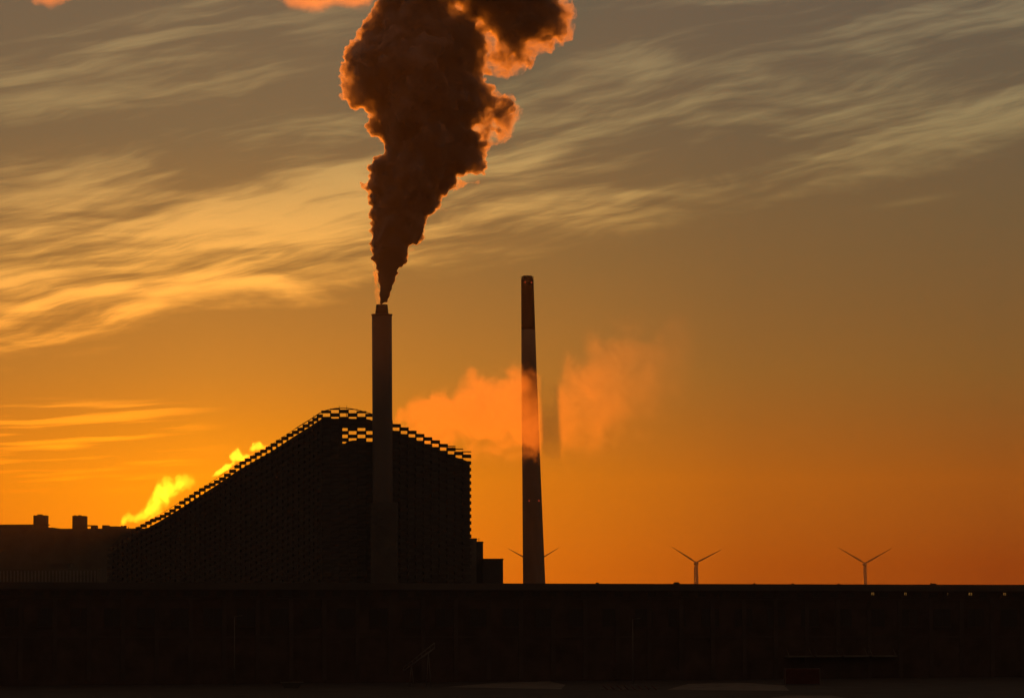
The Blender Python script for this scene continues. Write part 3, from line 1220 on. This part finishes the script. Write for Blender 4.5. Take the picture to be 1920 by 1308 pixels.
sph += edge_knobs(MAIN) + edge_knobs(LOBE)
b1 = billows(sph, 16, (.22, .5), [MAIN, LOBE] + KNOTS, 1.5)
b2_ = billows(b1[::3], 3, (.3, .5), [MAIN, LOBE] + KNOTS, 1.0)
plume = empty('smoke_plume', (c2.x, YP, c2.z), 'towering dark billowing smoke plume with orange rims rising from the smokestack', 'smoke')


def dens_core(h, co):
    x, y, z = h.sep(co)
    k = h.ramp(h.m('DIVIDE', z, 180.0), [(0.0, (1.0,) * 3), (.03, (.75,) * 3), (.08, (.42,) * 3), (.16, (.22,) * 3), (.30, (.13,) * 3), (.5, (.09,) * 3), (1.0, (.07,) * 3)])
    nz = h.noise(co, .16, 5.0, .62, .6)
    big = h.noise(co, .03, 2.0, .5, .3)
    big = h.m('MAXIMUM', h.ss(big, .36, .56, .5, 1.0), h.ss(z, 55.0, 85.0, 1.0, 0.0))
    k = h.m('MULTIPLY', k, big)
    return h.m('MULTIPLY', h.m('MULTIPLY', k, h.m('MULTIPLY', 9.0, h.m('MAXIMUM', h.ss(x, 30.0, 48.0, 1.0, .75), h.ss(z, 60.0, 90.0, 1.0, 0.0)))), h.lin(nz, .33, .62, .28, 1.4))


def dens_fringe(h, co):
    x, y, z = h.sep(co)
    k = h.ramp(h.m('DIVIDE', z, 180.0), [(0.0, (.50,) * 3), (.10, (.30,) * 3), (.3, (.14,) * 3), (.5, (.16,) * 3), (1.0, (.16,) * 3)])
    nz = h.noise(co, .15, 5.0, .62, .8)
    return h.m('MULTIPLY', k, h.ss(nz, .40, .66, 0.02, 2.2))


M_smoke = smoke('plume_smoke', dens_core, .58, (.76, .78, .84))
M_fringe = smoke('plume_fringe', dens_fringe, .60, (.66, .66, .68))
spheres_mesh('dense_billows', sph + b1 + b2_, M_smoke, plume, .42, [(9.0, 2.0)])
fs = []
for k in FRINGE: fs += pack(k, 14, .6, 1.8, .2)
fs += billows(fs, 5, (.3, .55), FRINGE, 0.0)
spheres_mesh('thin_fringe', fs, M_fringe, plume, .6, [(3.0, 1.6), (1.2, .6)])


# ------------------------------------------------------------------ drifting steam
def steam(name, path, Y, thick, K, aniso, label, nscale, amp, lo, hi, seed=0.0, dist=.8, group=None, albedo=(.95, .93, .9)):
    """path: [(px, py, half_width_px, strength)], x increasing"""
    pm = F / Y
    A = U(path[0][0] - path[0][2] * .4, path[0][1], Y)
    Pw = [(U(px, py, Y), hw / pm, s) for px, py, hw, s in path]
    org = Vector((Pw[0][0].x, Y, Pw[0][0].z))
    L = Pw[-1][0].x - org.x
    zs = [p.z - org.z for p, _, _ in Pw]
    zlo, zhi = min(zs) - 1, max(zs) + 1
    wmx = max(w for _, w, _ in Pw)
    stops = [((p.x - org.x) / L, ((p.z - org.z - zlo) / (zhi - zlo), w / wmx, s)) for p, w, s in Pw]

    def build(h, co):
        x, y, z = h.sep(co)
        rp = h.ramp(h.m('DIVIDE', x, L), stops, 'EASE')
        sp = h.n('ShaderNodeSeparateColor')
        h.put(sp.inputs[0], rp)
        zc = h.m('MULTIPLY_ADD', sp.outputs[0], zhi - zlo, zlo)
        w = h.m('MULTIPLY', sp.outputs[1], wmx)
        a = h.m('DIVIDE', h.m('SUBTRACT', z, zc), w)
        b = h.m('DIVIDE', y, h.m('MULTIPLY', w, thick / wmx))
        r = h.m('SQRT', h.m('ADD', h.m('MULTIPLY', a, a), h.m('MULTIPLY', b, b)))
        off = h.vadd(co, (seed, seed * .7, seed * 1.3))
        nz = h.noise(off, nscale, 5.0, .58, dist)
        f = h.m('ADD', h.m('SUBTRACT', 1.0, r), h.m('MULTIPLY', h.m('SUBTRACT', nz, .5), amp))
        return h.m('MULTIPLY', h.m('MULTIPLY', h.m('MULTIPLY', h.ss(f, lo, hi), h.ss(r, 1.22, .80)), sp.outputs[2]), K)
    mat = smoke(name + '_vapour', build, aniso, albedo)
    bm = bmesh.new()
    prev = None
    N = 28
    xs = [s[0] for s in stops]
    for k in range(N + 1):
        t = k / N
        zc = np.interp(t, xs, zs)
        w = np.interp(t, xs, [q[1] for q in Pw])
        endf = 1.0
        ring = []
        for i in range(20):
            a = 2 * math.pi * i / 20
            ring.append(bm.verts.new((org.x + L * t, Y + math.cos(a) * w * thick / wmx * 1.23 * endf, org.z + zc + math.sin(a) * w * 1.23 * endf)))
        if prev:
            for i in range(20):
                bm.faces.new((prev[i], prev[(i + 1) % 20], ring[(i + 1) % 20], ring[i])).smooth = True
        else:
            bm.faces.new(list(reversed(ring)))
        prev = ring
    bm.faces.new(prev)
    o = link(name, bm, mat, None, org)
    return put_props(o, label, 'steam', group)


GS = 'steam drifting round the power plant'
steam('steam_cloud', [(736, 792, 8, .9), (750, 780, 28, 1.0), (775, 778, 46, 1.0), (800, 782, 56, 1.0), (840, 780, 64, 1.0), (868, 768, 78, 1.0), (885, 762, 92, .8), (900, 772, 82, .9), (930, 780, 84, .80), (985, 775, 100, .60),
                      (1030, 785, 88, .36), (1070, 760, 112, .25), (1110, 745, 124, .20), (1150, 730, 126, .14), (1200, 708, 124, .075), (1260, 680, 112, .03), (1320, 655, 70, 0)],
      1566.0, 17.0, .066, .60, 'large orange sunlit steam cloud drifting past the tall chimney',  .085, 2.7, .0, .68, 0.0, .9, GS, (.95, .84, .70))
steam('steam_cloud', [(224, 983, 4, .5), (230, 975, 12, 1), (240, 969, 13, 1), (252, 972, 11, 1), (268, 966, 15, 1), (282, 952, 25, 1), (296, 934, 36, 1), (310, 922, 32, 1), (322, 915, 23, 1), (340, 905, 19, .9), (354, 902, 18, .5), (372, 900, 12, 0)],
      1745.0, 8.0, .085, .84, 'bright yellow sunlit steam puff rising at the foot of the ramp', .32, 3.2, 0.0, 1.0, 11.0, 1.0, GS)
steam('steam_cloud', [(398, 892, 3, .2), (408, 886, 7, 1), (425, 876, 8, 1), (440, 868, 6, .3)],
      1690.0, 3.0, .22, .82, 'thin yellow steam wisp low along the ramp edge', .3, 1.5, .05, .6, 23.0, .8, GS)
steam('steam_cloud', [(430, 855, 6, .5), (437, 856, 14, 1), (446, 852, 16, 1), (456, 860, 12, 1), (470, 857, 6, .6), (476, 850, 4, 0)],
      1680.0, 3.5, .22, .82, 'curled yellow steam puff just above the ramp edge', .34, 2.0, .05, .6, 31.0, 1.0, GS)
steam('steam_cloud', [(468, 842, 6, .5), (475, 838, 11, 1), (486, 835, 10, 1), (496, 840, 6, .8), (504, 836, 3, 0)],
      1670.0, 3.0, .20, .82, 'small topmost yellow steam curl on the ramp edge', .34, 2.0, .05, .6, 41.0, 1.0, GS)
steam('smoke_wisp', [(520, -8, 18, .2), (545, -4, 30, .7), (590, -6, 34, 1), (640, -12, 34, 1), (690, -14, 34, 1), (700, -16, 30, .4)],
      1500.0, 9.0, .055, .62, 'thin orange smoke wisp trailing left of the plume at the top', .1, 1.3, .05, .7, 57.0, .6, 'loose smoke wisps')
steam('smoke_wisp', [(50, -12, 14, .2), (68, -6, 20, .8), (95, -4, 24, .8), (130, -10, 20, .5), (160, -14, 16, 0)],
      1500.0, 9.0, .04, .62, 'faint orange smoke scrap alone in the top corner of sky', .12, 1.4, .05, .7, 71.0, .6, 'loose smoke wisps')

# ------------------------------------------------------------------ haze
HAZE = 3.0e-5
hm = bpy.data.materials.new('air_haze')
hm.use_nodes = True
h = NG(hm.node_tree)
pv = h.n('ShaderNodeVolumePrincipled')
pv.inputs['Color'].default_value = (.95, .93, .9, 1)
pv.inputs['Anisotropy'].default_value = .4
pv.inputs['Density'].default_value = HAZE
o_ = h.n('ShaderNodeOutputMaterial')
h.t.links.new(pv.outputs[0], o_.inputs['Volume'])
bm = bmesh.new()
box(bm, (-6200, -400, -1), (6200, 9200, 330))
put_props(link('haze', bm, hm), kind='stuff')
